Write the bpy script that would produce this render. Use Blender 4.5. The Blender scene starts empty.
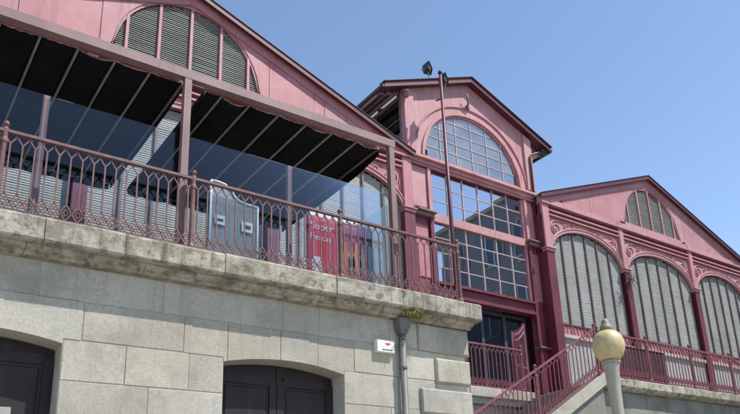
import bpy, math, random
from mathutils import Vector, Matrix
random.seed(7)
R = math.radians
sc = bpy.context.scene
col = sc.collection

# ------------------------------------------------------------------ camera
# World: X runs right along the facades, Y runs away from the street, Z up.
cam_d = bpy.data.cameras.new('camera'); cam = bpy.data.objects.new('camera', cam_d); col.objects.link(cam)
sc.camera = cam
EX = Vector((0.790216813, 0.150839185, 0.593973845))
EY = Vector((-0.610163108, 0.283935534, 0.739649643))
EZ = Vector((-0.0570821312, -0.946904511, 0.316407139))
right = Vector((EX[0], EY[0], EZ[0])); down = Vector((EX[1], EY[1], EZ[1])); fwd = Vector((EX[2], EY[2], EZ[2]))
M = Matrix((right, -down, -fwd)).transposed().to_4x4()
M.translation = Vector((0, 0, 1.6))
cam.matrix_world = M
cam_d.sensor_fit = 'HORIZONTAL'; cam_d.sensor_width = 36.0
cam_d.lens = 745.163925 / 740 * 36
cam_d.shift_x = (370 - 424.9987) / 740
cam_d.shift_y = (303.985 - 207) / 740
cam_d.clip_start = 0.05; cam_d.clip_end = 3000

# ------------------------------------------------------------------ light
SUN = Vector((0.85, -1.0, 2.05)).normalized()          # direction towards the sun
EL = math.asin(SUN.z); AZ = math.atan2(SUN.x, SUN.y)
world = bpy.data.worlds.new('World'); sc.world = world; world.use_nodes = True
nt = world.node_tree; nt.nodes.clear()
wo = nt.nodes.new('ShaderNodeOutputWorld'); bg = nt.nodes.new('ShaderNodeBackground'); sk = nt.nodes.new('ShaderNodeTexSky')
sk.sky_type = 'NISHITA'; sk.sun_disc = False; sk.sun_elevation = EL; sk.sun_rotation = AZ
sk.altitude = 50; sk.air_density = 1.0; sk.dust_density = 0.2; sk.ozone_density = 1.25
nt.links.new(sk.outputs[0], bg.inputs[0]); nt.links.new(bg.outputs[0], wo.inputs[0])
bg.inputs[1].default_value = 0.15
sun_d = bpy.data.lights.new('sun', 'SUN'); sun_d.energy = 4.4; sun_d.angle = R(0.53); sun_d.color = (1.0, 0.955, 0.88)
sun = bpy.data.objects.new('sun', sun_d); col.objects.link(sun)
sun.rotation_euler = SUN.to_track_quat('Z', 'Y').to_euler(); sun.location = (10, -20, 40)
sc.view_settings.view_transform = 'Standard'; sc.view_settings.look = 'None'
sc.view_settings.exposure = 0.55; sc.view_settings.gamma = 1.0; sc.view_settings.use_curve_mapping = False

# ------------------------------------------------------------------ materials
def new_mat(name):
    m = bpy.data.materials.new(name); m.use_nodes = True
    t = m.node_tree; b = t.nodes['Principled BSDF']
    return m, t, b

def mat(name, c1, c2=None, rough=0.6, scale=3.0, bump=0.0, bscale=40.0, streak=None, streak_amt=0.5, spots=None, spot_lo=0.55,
        spot_scale=6.0, spot_amt=0.7, rnd=0.0, metal=0.0, spec=0.5, grime=None, grime_scale=0.5, grime_lo=0.5, grime_amt=0.5, hue=0.0):
    m, t, b = new_mat(name); N = t.nodes; L = t.links
    b.inputs['Roughness'].default_value = rough; b.inputs['Metallic'].default_value = metal
    b.inputs['Specular IOR Level'].default_value = spec
    geo = N.new('ShaderNodeNewGeometry')
    def noise(sc_, det=5.0, vec=None, rgh=0.6):
        n = N.new('ShaderNodeTexNoise'); n.inputs['Scale'].default_value = sc_; n.inputs['Detail'].default_value = det
        n.inputs['Roughness'].default_value = rgh
        L.new(vec or geo.outputs['Position'], n.inputs['Vector']); return n.outputs['Fac']
    def ramp(src, lo, hi):
        r = N.new('ShaderNodeMapRange'); r.inputs[1].default_value = lo; r.inputs[2].default_value = hi
        r.interpolation_type = 'SMOOTHSTEP'; L.new(src, r.inputs[0]); return r.outputs[0]
    def mixc(fac, a, bcol):
        x = N.new('ShaderNodeMix'); x.data_type = 'RGBA'
        if isinstance(fac, float): x.inputs['Factor'].default_value = fac
        else: L.new(fac, x.inputs['Factor'])
        for k, v in ((6, a), (7, bcol)):
            if isinstance(v, tuple): x.inputs[k].default_value = (*v, 1)
            else: L.new(v, x.inputs[k])
        return x.outputs[2]
    cur = mixc(ramp(noise(scale), 0.3, 0.7), c1, c2 or c1)
    if streak:
        mp = N.new('ShaderNodeMapping'); mp.inputs['Scale'].default_value = (9, 9, 0.7); L.new(geo.outputs['Position'], mp.inputs[0])
        s = ramp(noise(1.0, 4, mp.outputs[0]), 0.52, 0.75)
        mm = N.new('ShaderNodeMath'); mm.operation = 'MULTIPLY'; L.new(s, mm.inputs[0]); mm.inputs[1].default_value = streak_amt
        cur = mixc(mm.outputs[0], cur, streak)
    if spots:
        s = ramp(noise(spot_scale, 8, None, 0.7), spot_lo, spot_lo + 0.12)
        mm = N.new('ShaderNodeMath'); mm.operation = 'MULTIPLY'; L.new(s, mm.inputs[0]); mm.inputs[1].default_value = spot_amt
        cur = mixc(mm.outputs[0], cur, spots)
    if grime:
        s = ramp(noise(grime_scale, 7, None, 0.75), grime_lo, grime_lo + 0.16)
        mm = N.new('ShaderNodeMath'); mm.operation = 'MULTIPLY'; L.new(s, mm.inputs[0]); mm.inputs[1].default_value = grime_amt
        cur = mixc(mm.outputs[0], cur, grime)
    if rnd:
        oi = N.new('ShaderNodeObjectInfo'); mr = N.new('ShaderNodeMapRange')
        mr.inputs[3].default_value = 1 - rnd; mr.inputs[4].default_value = 1 + rnd
        L.new(oi.outputs['Random'], mr.inputs[0])
        hsv = N.new('ShaderNodeHueSaturation')
        if hue:
            m2 = N.new('ShaderNodeMath'); m2.operation = 'MULTIPLY'; m2.inputs[1].default_value = 7.31; L.new(oi.outputs['Random'], m2.inputs[0])
            m3 = N.new('ShaderNodeMath'); m3.operation = 'FRACT'; L.new(m2.outputs[0], m3.inputs[0])
            m4 = N.new('ShaderNodeMapRange'); m4.inputs[3].default_value = 1 - hue; m4.inputs[4].default_value = 1 + hue; L.new(m3.outputs[0], m4.inputs[0]); L.new(m4.outputs[0], hsv.inputs['Saturation'])
        L.new(mr.outputs[0], hsv.inputs['Value']); L.new(cur, hsv.inputs['Color']); cur = hsv.outputs[0]
    L.new(cur, b.inputs['Base Color'])
    if bump:
        bp = N.new('ShaderNodeBump'); bp.inputs['Strength'].default_value = bump; bp.inputs['Distance'].default_value = 0.02
        L.new(noise(bscale, 6), bp.inputs['Height']); L.new(bp.outputs[0], b.inputs['Normal'])
    return m

PINK = mat('faded_pink_paint', (0.355, 0.138, 0.156), (0.435, 0.195, 0.21), 0.55, 1.1, 0.12, 18, streak=(0.24, 0.095, 0.09), streak_amt=0.75, spots=(0.56, 0.36, 0.35), spot_lo=0.60, spot_scale=2.2, spot_amt=0.55, rnd=0.07, hue=0.08, grime=(0.25, 0.115, 0.10), grime_scale=3.5, grime_lo=0.60, grime_amt=0.45)
CRIM = mat('crimson_paint', (0.105, 0.015, 0.030), (0.145, 0.027, 0.043), 0.45, 2.0, 0.06, 30, streak=(0.07, 0.011, 0.02), streak_amt=0.45, spots=(0.22, 0.075, 0.09), spot_lo=0.63, spot_amt=0.5, rnd=0.08)
CRIMP = mat('bright_crimson_paint', (0.17, 0.027, 0.050), (0.215, 0.045, 0.068), 0.45, 2.0, 0.06, 30, streak=(0.10, 0.015, 0.028), streak_amt=0.45, spots=(0.26, 0.085, 0.11), spot_lo=0.63, spot_amt=0.5, rnd=0.05)
PINKP = mat('sun_bleached_pink_paint', (0.385, 0.172, 0.188), (0.47, 0.24, 0.25), 0.55, 1.1, 0.12, 18, streak=(0.27, 0.12, 0.11), streak_amt=0.7, spots=(0.58, 0.39, 0.38), spot_lo=0.60, spot_scale=2.2, spot_amt=0.5, rnd=0.06, hue=0.08, grime=(0.28, 0.14, 0.12), grime_scale=3.5, grime_lo=0.61, grime_amt=0.4)
MAROON = mat('maroon_fascia_paint', (0.075, 0.013, 0.026), (0.10, 0.02, 0.035), 0.5, 2.0, 0.05, 30, streak=(0.05, 0.01, 0.015), streak_amt=0.5)
DUSTY = mat('dusty_mauve_steel_paint', (0.165, 0.092, 0.092), (0.22, 0.128, 0.124), 0.55, 2.0, 0.06, 40, streak=(0.11, 0.06, 0.06), streak_amt=0.5, spots=(0.28, 0.18, 0.17), spot_lo=0.6, spot_amt=0.5)
IRON = mat('worn_red_iron_paint', (0.105, 0.040, 0.042), (0.168, 0.078, 0.076), 0.6, 9.0, 0.1, 60, spots=(0.085, 0.04, 0.03), spot_lo=0.58, spot_scale=12, spot_amt=0.6, rnd=0.1)
IRON2 = mat('crimson_iron_paint', (0.15, 0.035, 0.05), (0.21, 0.07, 0.085), 0.55, 9.0, 0.1, 60, spots=(0.12, 0.04, 0.05), spot_lo=0.6, spot_scale=12, spot_amt=0.5)
LOUVRE = mat('grey_green_louvre_paint', (0.232, 0.238, 0.224), (0.287, 0.293, 0.276), 0.65, 1.2, 0.0, streak=(0.17, 0.185, 0.165), streak_amt=0.55, rnd=0.07, grime=(0.17, 0.175, 0.15), grime_scale=1.1, grime_lo=0.52, grime_amt=0.5)
BACKING = mat('dark_backing_board', (0.05, 0.052, 0.05), (0.06, 0.06, 0.06), 0.8)
STONE = mat('pale_granite', (0.345, 0.318, 0.262), (0.445, 0.415, 0.348), 0.88, 1.0, 0.26, 55, streak=(0.24, 0.222, 0.18), streak_amt=0.45, spots=(0.215, 0.20, 0.165), spot_lo=0.50, spot_scale=34, spot_amt=0.5, rnd=0.09, hue=0.16, grime=(0.255, 0.235, 0.195), grime_scale=1.4, grime_lo=0.47, grime_amt=0.6)
WEATHER = mat('weathered_cornice_granite', (0.27, 0.245, 0.19), (0.42, 0.39, 0.32), 0.9, 2.5, 0.5, 24, streak=(0.075, 0.066, 0.046), streak_amt=0.9, spots=(0.085, 0.078, 0.05), spot_lo=0.50, spot_scale=7, spot_amt=0.7, rnd=0.08, hue=0.12, grime=(0.12, 0.107, 0.072), grime_scale=2.6, grime_lo=0.46, grime_amt=0.65)
MORTAR = mat('pale_mortar', (0.50, 0.48, 0.41), (0.38, 0.355, 0.295), 0.95, 2.5, 0.4, 60)
CEMENT = mat('grey_render', (0.30, 0.295, 0.28), (0.37, 0.36, 0.335), 0.9, 1.5, 0.3, 40, streak=(0.2, 0.195, 0.18), streak_amt=0.5)
STAIN = mat('stained_grey_render', (0.17, 0.163, 0.145), (0.25, 0.24, 0.215), 0.9, 1.5, 0.3, 30, streak=(0.10, 0.095, 0.08), streak_amt=0.7, grime=(0.11, 0.105, 0.09), grime_scale=1.2, grime_lo=0.5, grime_amt=0.6)
PALEPANEL = mat('grey_panel_paint', (0.25, 0.26, 0.245), (0.31, 0.32, 0.30), 0.7, 1.5, 0.1, 30, streak=(0.19, 0.195, 0.18), streak_amt=0.4)
DOORM = mat('near_black_brown_door_paint', (0.022, 0.018, 0.019), (0.032, 0.026, 0.027), 0.5, 3, 0.15, 30, streak=(0.045, 0.038, 0.036), streak_amt=0.5, spec=0.2)
FABRIC = mat('black_awning_fabric', (0.006, 0.0055, 0.007), (0.014, 0.0125, 0.014), 0.9, 1.5, spec=0.1)
ALU = mat('aluminium_rib', (0.20, 0.185, 0.165), (0.26, 0.245, 0.22), 0.5, 6)
WHITE = mat('white_paint', (0.72, 0.72, 0.70), (0.78, 0.78, 0.76), 0.5, 5)
REDP = mat('red_print', (0.62, 0.02, 0.045), (0.66, 0.03, 0.05), 0.5, 6)
PURPLE = mat('plum_print', (0.30, 0.030, 0.065), (0.34, 0.045, 0.085), 0.5, 3)
ORANGE = mat('orange_print', (0.75, 0.16, 0.03), (0.65, 0.22, 0.06), 0.5, 9)
NAVY = mat('navy_print', (0.03, 0.035, 0.06), (0.045, 0.05, 0.08), 0.5, 4)
BLACKM = mat('black_metal', (0.016, 0.018, 0.020), (0.024, 0.026, 0.028), 0.45, 5)
LEAD = mat('lead_grey_metal', (0.10, 0.10, 0.10), (0.15, 0.145, 0.14), 0.55, 4, 0.1, 30, streak=(0.2, 0.195, 0.18), streak_amt=0.5)
LAMPG = mat('lamp_post_putty_paint', (0.30, 0.28, 0.215), (0.36, 0.335, 0.265), 0.5, 5, 0.05, 40, streak=(0.2, 0.195, 0.16), streak_amt=0.5, spots=(0.16, 0.15, 0.12), spot_lo=0.62, spot_amt=0.5)
FINIAL = mat('dull_brass_green', (0.17, 0.155, 0.10), (0.23, 0.21, 0.14), 0.6, 9, 0.1, 40)
ROOFM = mat('grey_roof_sheet', (0.20, 0.19, 0.185), (0.26, 0.25, 0.245), 0.6, 1.5, 0.1, 20)
SOFFIT = mat('weathered_soffit_board', (0.52, 0.50, 0.485), (0.62, 0.60, 0.58), 0.8, 2.5, 0.2, 25, streak=(0.2, 0.18, 0.17), streak_amt=0.5, rnd=0.15)
DARKIN = mat('dark_interior', (0.03, 0.034, 0.045), (0.04, 0.045, 0.06), 0.8)
TRUSS = mat('white_truss_paint', (0.55, 0.56, 0.58), (0.62, 0.63, 0.65), 0.5)
ASPH = mat('granite_setts', (0.24, 0.225, 0.195), (0.31, 0.29, 0.255), 0.9, 1.0, 0.5, 60, spots=(0.16, 0.15, 0.13), spot_scale=9)
PAVE = mat('granite_paving', (0.32, 0.30, 0.265), (0.38, 0.36, 0.32), 0.9, 2.0, 0.4, 60)
PLASTER = mat('slate_blue_render', (0.15, 0.165, 0.20), (0.19, 0.205, 0.24), 0.85, 1.0, 0.2, 30)
TILE = mat('terracotta_roof', (0.28, 0.10, 0.055), (0.34, 0.14, 0.08), 0.85, 3.0, 0.4, 30)
GRASS = mat('yellow_green_grass', (0.12, 0.17, 0.03), (0.42, 0.34, 0.10), 0.7, 18, rnd=0.2)
TWIG = mat('dry_twig', (0.10, 0.08, 0.06), (0.16, 0.13, 0.10), 0.9, 20)

def glass(name, tint, reflect, gloss=(0.9, 0.93, 1.0), rough=0.005, wave=0.0, fk=1.0):
    m, t, b = new_mat(name); N = t.nodes; L = t.links; N.remove(b)
    out = N['Material Output']; g = N.new('ShaderNodeBsdfGlossy'); tr = N.new('ShaderNodeBsdfTransparent'); mx = N.new('ShaderNodeMixShader')
    g.inputs['Color'].default_value = (*gloss, 1); g.inputs['Roughness'].default_value = rough; tr.inputs['Color'].default_value = (*tint, 1)
    fr = N.new('ShaderNodeFresnel'); fr.inputs['IOR'].default_value = 1.5
    ma = N.new('ShaderNodeMath'); ma.operation = 'MULTIPLY_ADD'; ma.inputs[1].default_value = fk; ma.inputs[2].default_value = reflect; ma.use_clamp = True
    L.new(fr.outputs[0], ma.inputs[0]); L.new(ma.outputs[0], mx.inputs[0]); L.new(tr.outputs[0], mx.inputs[1]); L.new(g.outputs[0], mx.inputs[2]); L.new(mx.outputs[0], out.inputs[0])
    if wave:      # slight waviness of old panes, differing from pane to pane
        nz = N.new('ShaderNodeTexNoise'); nz.inputs['Scale'].default_value = 1.1; nz.inputs['Detail'].default_value = 1; bp = N.new('ShaderNodeBump'); bp.inputs['Strength'].default_value = wave; bp.inputs['Distance'].default_value = 0.05
        ge = N.new('ShaderNodeNewGeometry'); L.new(ge.outputs['Position'], nz.inputs['Vector']); L.new(nz.outputs['Fac'], bp.inputs['Height']); L.new(bp.outputs[0], g.inputs['Normal'])
    return m
GLASS = glass('clear_screen_glass', (0.90, 0.93, 0.95), 0.0, fk=0.48)
PANE = glass('solar_window_glass', (0.5, 0.55, 0.62), 0.52, wave=0.006)
SIDEPANE = glass('clear_side_glass', (0.80, 0.84, 0.88), 0.06)
def dusty(name, film, amt):
    m = glass(name, (0.80, 0.84, 0.88), 0.28, wave=0.006); t = m.node_tree; N = t.nodes; L = t.links; out = N['Material Output']; src = out.inputs[0].links[0].from_socket
    d = N.new('ShaderNodeBsdfDiffuse'); d.inputs[0].default_value = (*film, 1); mx = N.new('ShaderNodeMixShader')
    nz = N.new('ShaderNodeTexNoise'); nz.inputs['Scale'].default_value = 2.2; nz.inputs['Detail'].default_value = 5; g = N.new('ShaderNodeNewGeometry'); L.new(g.outputs['Position'], nz.inputs['Vector'])
    mr = N.new('ShaderNodeMapRange'); mr.inputs[1].default_value = 0.35; mr.inputs[2].default_value = 0.65; mr.inputs[3].default_value = amt*0.5; mr.inputs[4].default_value = amt*1.4
    L.new(nz.outputs['Fac'], mr.inputs[0]); L.new(mr.outputs[0], mx.inputs[0]); L.new(src, mx.inputs[1]); L.new(d.outputs[0], mx.inputs[2]); L.new(mx.outputs[0], out.inputs[0]); return m
FANPANE = dusty('dusty_fan_glass', (0.36, 0.375, 0.385), 0.34)
DARKPANE = glass('dark_door_glass', (0.35, 0.4, 0.5), 0.10)

def translucent(name, colr, amt):
    m, t, b = new_mat(name); N = t.nodes; L = t.links; N.remove(b); out = N['Material Output']
    d = N.new('ShaderNodeBsdfDiffuse'); d.inputs[0].default_value = (*colr, 1); tl = N.new('ShaderNodeBsdfTranslucent'); tl.inputs[0].default_value = (*colr, 1)
    a = N.new('ShaderNodeMixShader'); a.inputs[0].default_value = 0.5; L.new(d.outputs[0], a.inputs[1]); L.new(tl.outputs[0], a.inputs[2])
    tr = N.new('ShaderNodeBsdfTransparent'); c = N.new('ShaderNodeMixShader'); c.inputs[0].default_value = amt
    L.new(tr.outputs[0], c.inputs[1]); L.new(a.outputs[0], c.inputs[2]); L.new(c.outputs[0], out.inputs[0]); return m
PALEGLASS = translucent('pale_cyan_glass', (0.62, 0.74, 0.74), 0.85)  # pale cyan, half diffuse and half translucent
SCREENF = translucent('grey_tinted_screen', (0.16, 0.20, 0.23), 0.72)

def globe_mat():
    m, t, b = new_mat('yellowed_opal_globe')
    b.inputs['Base Color'].default_value = (0.50, 0.42, 0.20, 1); b.inputs['Roughness'].default_value = 0.42
    b.inputs['Subsurface Weight'].default_value = 0.25; b.inputs['Subsurface Radius'].default_value = (0.08, 0.07, 0.03)
    N = t.nodes; n = N.new('ShaderNodeTexNoise'); n.inputs['Scale'].default_value = 14; n.inputs['Detail'].default_value = 6
    r = N.new('ShaderNodeValToRGB'); r.color_ramp.elements[0].position = 0.3; r.color_ramp.elements[0].color = (0.43, 0.345, 0.155, 1)
    r.color_ramp.elements[1].position = 0.6; r.color_ramp.elements[1].color = (0.52, 0.44, 0.225, 1)
    g = N.new('ShaderNodeNewGeometry'); t.links.new(g.outputs['Position'], n.inputs['Vector']); t.links.new(n.outputs['Fac'], r.inputs[0]); t.links.new(r.outputs[0], b.inputs['Base Color'])
    return m
GLOBE = globe_mat()

# ------------------------------------------------------------------ mesh helpers
WLOC = {}
class MB:
    def __init__(s): s.v = []; s.f = []
    def add(s, vs, fs):
        o = len(s.v); s.v += [tuple(p) for p in vs]; s.f += [tuple(i + o for i in f) for f in fs]; return s
    def box(s, x0, x1, y0, y1, z0, z1):
        return s.add([(x0,y0,z0),(x1,y0,z0),(x1,y1,z0),(x0,y1,z0),(x0,y0,z1),(x1,y0,z1),(x1,y1,z1),(x0,y1,z1)],
              [(0,3,2,1),(4,5,6,7),(0,1,5,4),(1,2,6,5),(2,3,7,6),(3,0,4,7)])
    def block(s, x0, x1, yf, yb, z0, z1, ch=0.012, jit=0.0):
        j = lambda: random.uniform(-jit, jit)
        vs = [(x0+ch+j(),yf+j(),z0+ch+j()),(x1-ch+j(),yf+j(),z0+ch+j()),(x1-ch+j(),yf+j(),z1-ch+j()),(x0+ch+j(),yf+j(),z1-ch+j()),
              (x0,yf+ch,z0),(x1,yf+ch,z0),(x1,yf+ch,z1),(x0,yf+ch,z1),(x0,yb,z0),(x1,yb,z0),(x1,yb,z1),(x0,yb,z1)]
        fs = [(0,1,2,3)] + [(a, a+4, (a+1)%4+4, (a+1)%4) for a in range(4)] + [(a+4, a+8, (a+1)%4+8, (a+1)%4+4) for a in range(4)] + [(8,11,10,9)]
        return s.add(vs, fs)
    def band(s, us, lo, hi, y0, y1, cx=0.0):
        "solid between curves lo(u) and hi(u), from y0 (front) to y1 (back)"
        pts = [(u, lo(u), max(hi(u), lo(u) + 1e-4)) for u in us]; n = len(pts); vs = []
        for y in (y0, y1):
            for u, a, b in pts: vs += [(cx+u, y, a), (cx+u, y, b)]
        k = 2*n; fs = []
        for i in range(n-1):
            a, b, c, d = 2*i, 2*i+2, 2*i+3, 2*i+1
            fs += [(a,b,c,d), (k+a,k+d,k+c,k+b), (a,k+a,k+b,b), (d,c,k+c,k+d)]
        e = 2*(n-1); fs += [(0,1,k+1,k), (e,k+e,k+e+1,e+1)]
        return s.add(vs, fs)
    def prism(s, poly, y0, y1):
        n = len(poly); vs = [(x,y0,z) for x,z in poly] + [(x,y1,z) for x,z in poly]
        return s.add(vs, [tuple(range(n)), tuple(range(2*n-1, n-1, -1))] + [(i, n+i, n+(i+1)%n, (i+1)%n) for i in range(n)])
    def prism_x(s, poly, x0, x1):
        n = len(poly); vs = [(x0,y,z) for y,z in poly] + [(x1,y,z) for y,z in poly]
        return s.add(vs, [tuple(range(n)), tuple(range(2*n-1, n-1, -1))] + [(i, (i+1)%n, n+(i+1)%n, n+i) for i in range(n)])
    def tube(s, pts, r, n=6, closed=False):
        P = [Vector(p) for p in pts]; rs = r if isinstance(r, (list, tuple)) else [r]*len(P); vs = []; m = len(P); prev = None
        for i, p in enumerate(P):
            t = (P[min(i+1, m-1)] - P[max(i-1, 0)]).normalized()
            ref = prev if prev is not None else (Vector((0,1,0)) if abs(t.y) < 0.9 else Vector((1,0,0)))
            a = (ref - t*ref.dot(t)).normalized(); prev = a; b = t.cross(a)
            for k in range(n):
                w = 2*math.pi*k/n; vs.append(p + (a*math.cos(w) + b*math.sin(w))*rs[i])
        fs = [(i*n+k, i*n+(k+1)%n, (i+1)*n+(k+1)%n, (i+1)*n+k) for i in range(m-1) for k in range(n)]
        fs += [tuple(range(n-1, -1, -1)), tuple((m-1)*n + k for k in range(n))]
        return s.add(vs, fs)
    def bar(s, p, q, w, d):
        "rectangular bar from p to q; w across, d in depth"
        p = Vector(p); q = Vector(q); t = (q-p).normalized(); y = Vector((0,1,0)) if abs(t.y) < 0.9 else Vector((0,0,1))
        a = t.cross(y).normalized()*w/2; b = t.cross(a).normalized()*d/2
        vs = [e + c for e in (p, q) for c in (a+b, a-b, -a-b, -a+b)]
        return s.add(vs, [(0,1,2,3),(7,6,5,4)] + [(i, 4+i, 4+(i+1)%4, (i+1)%4) for i in range(4)])
    def lathe(s, prof, c, n=20):
        vs = []; m = len(prof)
        for r, z in prof:
            for k in range(n):
                w = 2*math.pi*k/n; vs.append((c[0]+r*math.cos(w), c[1]+r*math.sin(w), c[2]+z))
        fs = [(i*n+k, i*n+(k+1)%n, (i+1)*n+(k+1)%n, (i+1)*n+k) for i in range(m-1) for k in range(n)]
        fs += [tuple(range(n-1,-1,-1)), tuple((m-1)*n+k for k in range(n))]
        return s.add(vs, fs)
    def mesh(s, name, m, smooth=False, off=(0,0,0)):
        me = bpy.data.meshes.new(name)
        me.from_pydata([(x-off[0], y-off[1], z-off[2]) for x,y,z in s.v], [], s.f); me.materials.append(m); me.update()
        if smooth:
            for p in me.polygons: p.use_smooth = True
        return me
    def build(s, name, m, parent=None, smooth=False):
        if not s.v: return None
        off = WLOC[parent.name] if parent else Vector((0,0,0))
        o = bpy.data.objects.new(name, s.mesh(name, m, smooth, off)); col.objects.link(o)
        if parent: o.parent = parent
        WLOC[o.name] = Vector(off); return o

def thing(name, label, cat, loc=(0,0,0), group=None):
    o = bpy.data.objects.new(name, None); o.empty_display_size = 0.2; col.objects.link(o); o.location = loc
    o['label'] = label; o['category'] = cat
    if group: o['group'] = group
    WLOC[o.name] = Vector(loc); return o
def tag(o, label, cat, group=None):
    o['label'] = label; o['category'] = cat
    if group: o['group'] = group
    return o
def struct(o): o['kind'] = 'structure'; return o
def inst(me, name, parent, loc):
    o = bpy.data.objects.new(name, me); col.objects.link(o); o.parent = parent; o.location = Vector(loc) - WLOC[parent.name]
    WLOC[o.name] = Vector(loc); return o
def lin(a, b, n): return [a + (b-a)*i/(n-1) for i in range(n)]
def text_mesh(txt, size, x, y, z, m, parent, name, depth=0.002):
    cu = bpy.data.curves.new('t', 'FONT'); cu.body = txt; cu.size = size; cu.extrude = depth; cu.align_x = 'LEFT'
    to = bpy.data.objects.new('t', cu); col.objects.link(to); dg = bpy.context.evaluated_depsgraph_get()
    me = bpy.data.meshes.new_from_object(to.evaluated_get(dg)); bpy.data.objects.remove(to)
    me.transform(Matrix.Rotation(R(90), 4, 'X')); me.materials.clear(); me.materials.append(m)
    return inst(me, name, parent, (x, y, z))

# ------------------------------------------------------------------ ground
G = MB().box(-1500, 1500, -1500, 1500, -0.5, 0.0).build('street', ASPH); struct(G)
P = MB().box(-40, 9.5, 5.3, 8.9, 0.0, 0.13).build('pavement', PAVE); struct(P)
P = MB().box(9.6, 60, 7.6, 9.95, 0.0, 0.13).build('pavement', PAVE); struct(P)

# ------------------------------------------------------------------ left stone terrace
ZC = 5.38          # top of the cornice = terrace deck
YW = 8.75          # wall face
t = thing('stone_terrace', 'pale granite terrace wall with heavy stained cornice and two arched dark doors', 'terrace wall', (3, 8.75, 0))
core = MB()
DOORS = ((0.03, 1.81), (3.70, 5.48)); SPR, RISE = 4.045, 0.105
def arch_z(x, d):
    c = (d[0]+d[1])/2; h = (d[1]-d[0])/2; return SPR + RISE*(1-((x-c)/h)**2)
xs = [-6.0, DOORS[0][0], DOORS[0][1], DOORS[1][0], DOORS[1][1], 7.78]
for a, b in ((0,1),(2,3),(4,5)): core.box(xs[a], xs[b], YW+0.0015, YW+0.6, 0.0, 4.56)
core.box(-6, 7.78, YW+0.0015, YW+0.6, 4.56, 5.02)
core.box(7.2, 7.78, YW+0.6, 12.7, 0, 5.02)
core.build('wall_core', MORTAR, t)
for d in DOORS:
    MB().band(lin(d[0], d[1], 17), lambda x, d=d: arch_z(x, d), lambda x: 4.559, YW+0.035, YW+0.55).build('arch_soffit', STONE, t)
MB().box(-6, 7.8, 8.52, 12.78, 5.10, 5.30).build('deck', CEMENT, t)
rows = [(4.56, 4.985), (4.10, 4.56), (3.63, 4.10), (3.16, 3.63), (2.69, 3.16), (2.22, 2.69), (1.75, 2.22), (1.28, 1.75), (0.81, 1.28), (0.0, 0.81)]
g = 0.004
for ri, (z0, z1) in enumerate(rows):
    solid = [(-1.6, DOORS[0][0]), (DOORS[0][1], DOORS[1][0]), (DOORS[1][1], 7.2)] if ri >= 2 else [(-1.6, 7.2)]
    for a, b in solid:
        if ri == 1: cuts = [-1.6, -0.55, 0.45, 1.02, 2.0, 3.18, 3.75, 4.50, 5.07, 5.66, 6.5, 7.2]
        elif ri == 0: cuts = [-1.6, 0.2, 1.5, 2.9, 4.52, 5.1, 6.3, 7.2]
        elif ri == 2 and a == DOORS[0][1]: cuts = [a, 2.50, 3.25, b]
        elif ri == 3 and a == DOORS[0][1]: cuts = [a, 2.78, b]
        elif ri == 2 and a == DOORS[1][1]: cuts = [a, 6.42, b]
        else:
            cuts = [a]
            while b - cuts[-1] > 1.5: cuts.append(cuts[-1] + random.uniform(0.7, 1.1))
            if b - cuts[-1] > 1.0: cuts.append((b+cuts[-1])/2)
            cuts.append(b)
        for x0, x1 in zip(cuts, cuts[1:]):
            yf = YW + random.uniform(-0.012, -0.004)
            dd = [d for d in DOORS if x0 < d[1] and x1 > d[0]] if ri == 1 else []
            if dd:
                d = dd[0]
                def lo(x, d=d, z0=z0): return arch_z(x, d) if d[0] <= x <= d[1] else z0 + 0.004
                us = sorted(set(lin(x0+g, x1-g, 9) + [q for q in (d[0], d[0]-0.001, d[1], d[1]+0.001) if x0+g < q < x1-g]))
                MB().band(us, lo, lambda x, z1=z1: z1-g, yf, YW+0.10).build('stone_block', STONE, t)
            else:
                MB().block(x0+g, x1-g, yf, YW+0.10, z0+g, z1-g, 0.007, 0.003).build('stone_block', STONE, t)
# jamb stones reveal the thickness of the wall
for d in DOORS:
    for zz0, zz1 in ((0.0, 0.9), (0.9, 1.75), (1.75, 2.69), (2.69, 3.40), (3.40, 4.04)):
        for x0, x1 in ((d[0]-0.05, d[0]-0.001), (d[1]+0.001, d[1]+0.05)):
            MB().box(x0, x1, YW+0.101, YW+0.56, zz0+0.003, zz1-0.003).build('jamb_stone', STONE, t)
# quoins at the corner
for i, (x0, z0, z1) in enumerate([(6.82,4.555,4.985),(7.14,4.075,4.465),(6.82,3.575,3.965),(7.14,3.09,3.48),(6.82,2.60,2.99),(7.14,2.1,2.5),(6.82,1.6,2.0),(7.14,1.1,1.5),(6.82,0.2,1.0)]):
    MB().block(x0, 7.84, YW-0.06, YW+0.3, z0, z1, 0.025, 0.006).build('quoin_block', STONE, t)
for i, (z0, z1) in enumerate([(4.465,4.555),(3.965,4.075),(3.48,3.575),(2.99,3.09),(2.5,2.6)]):
    MB().box(7.2, 7.78, YW+0.005, YW+0.3, z0+0.003, z1-0.003).build('joint_stone', STONE, t)
for x0, x1, z0, z1 in ((6.60,6.813,4.1,4.55),):
    pass
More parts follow.
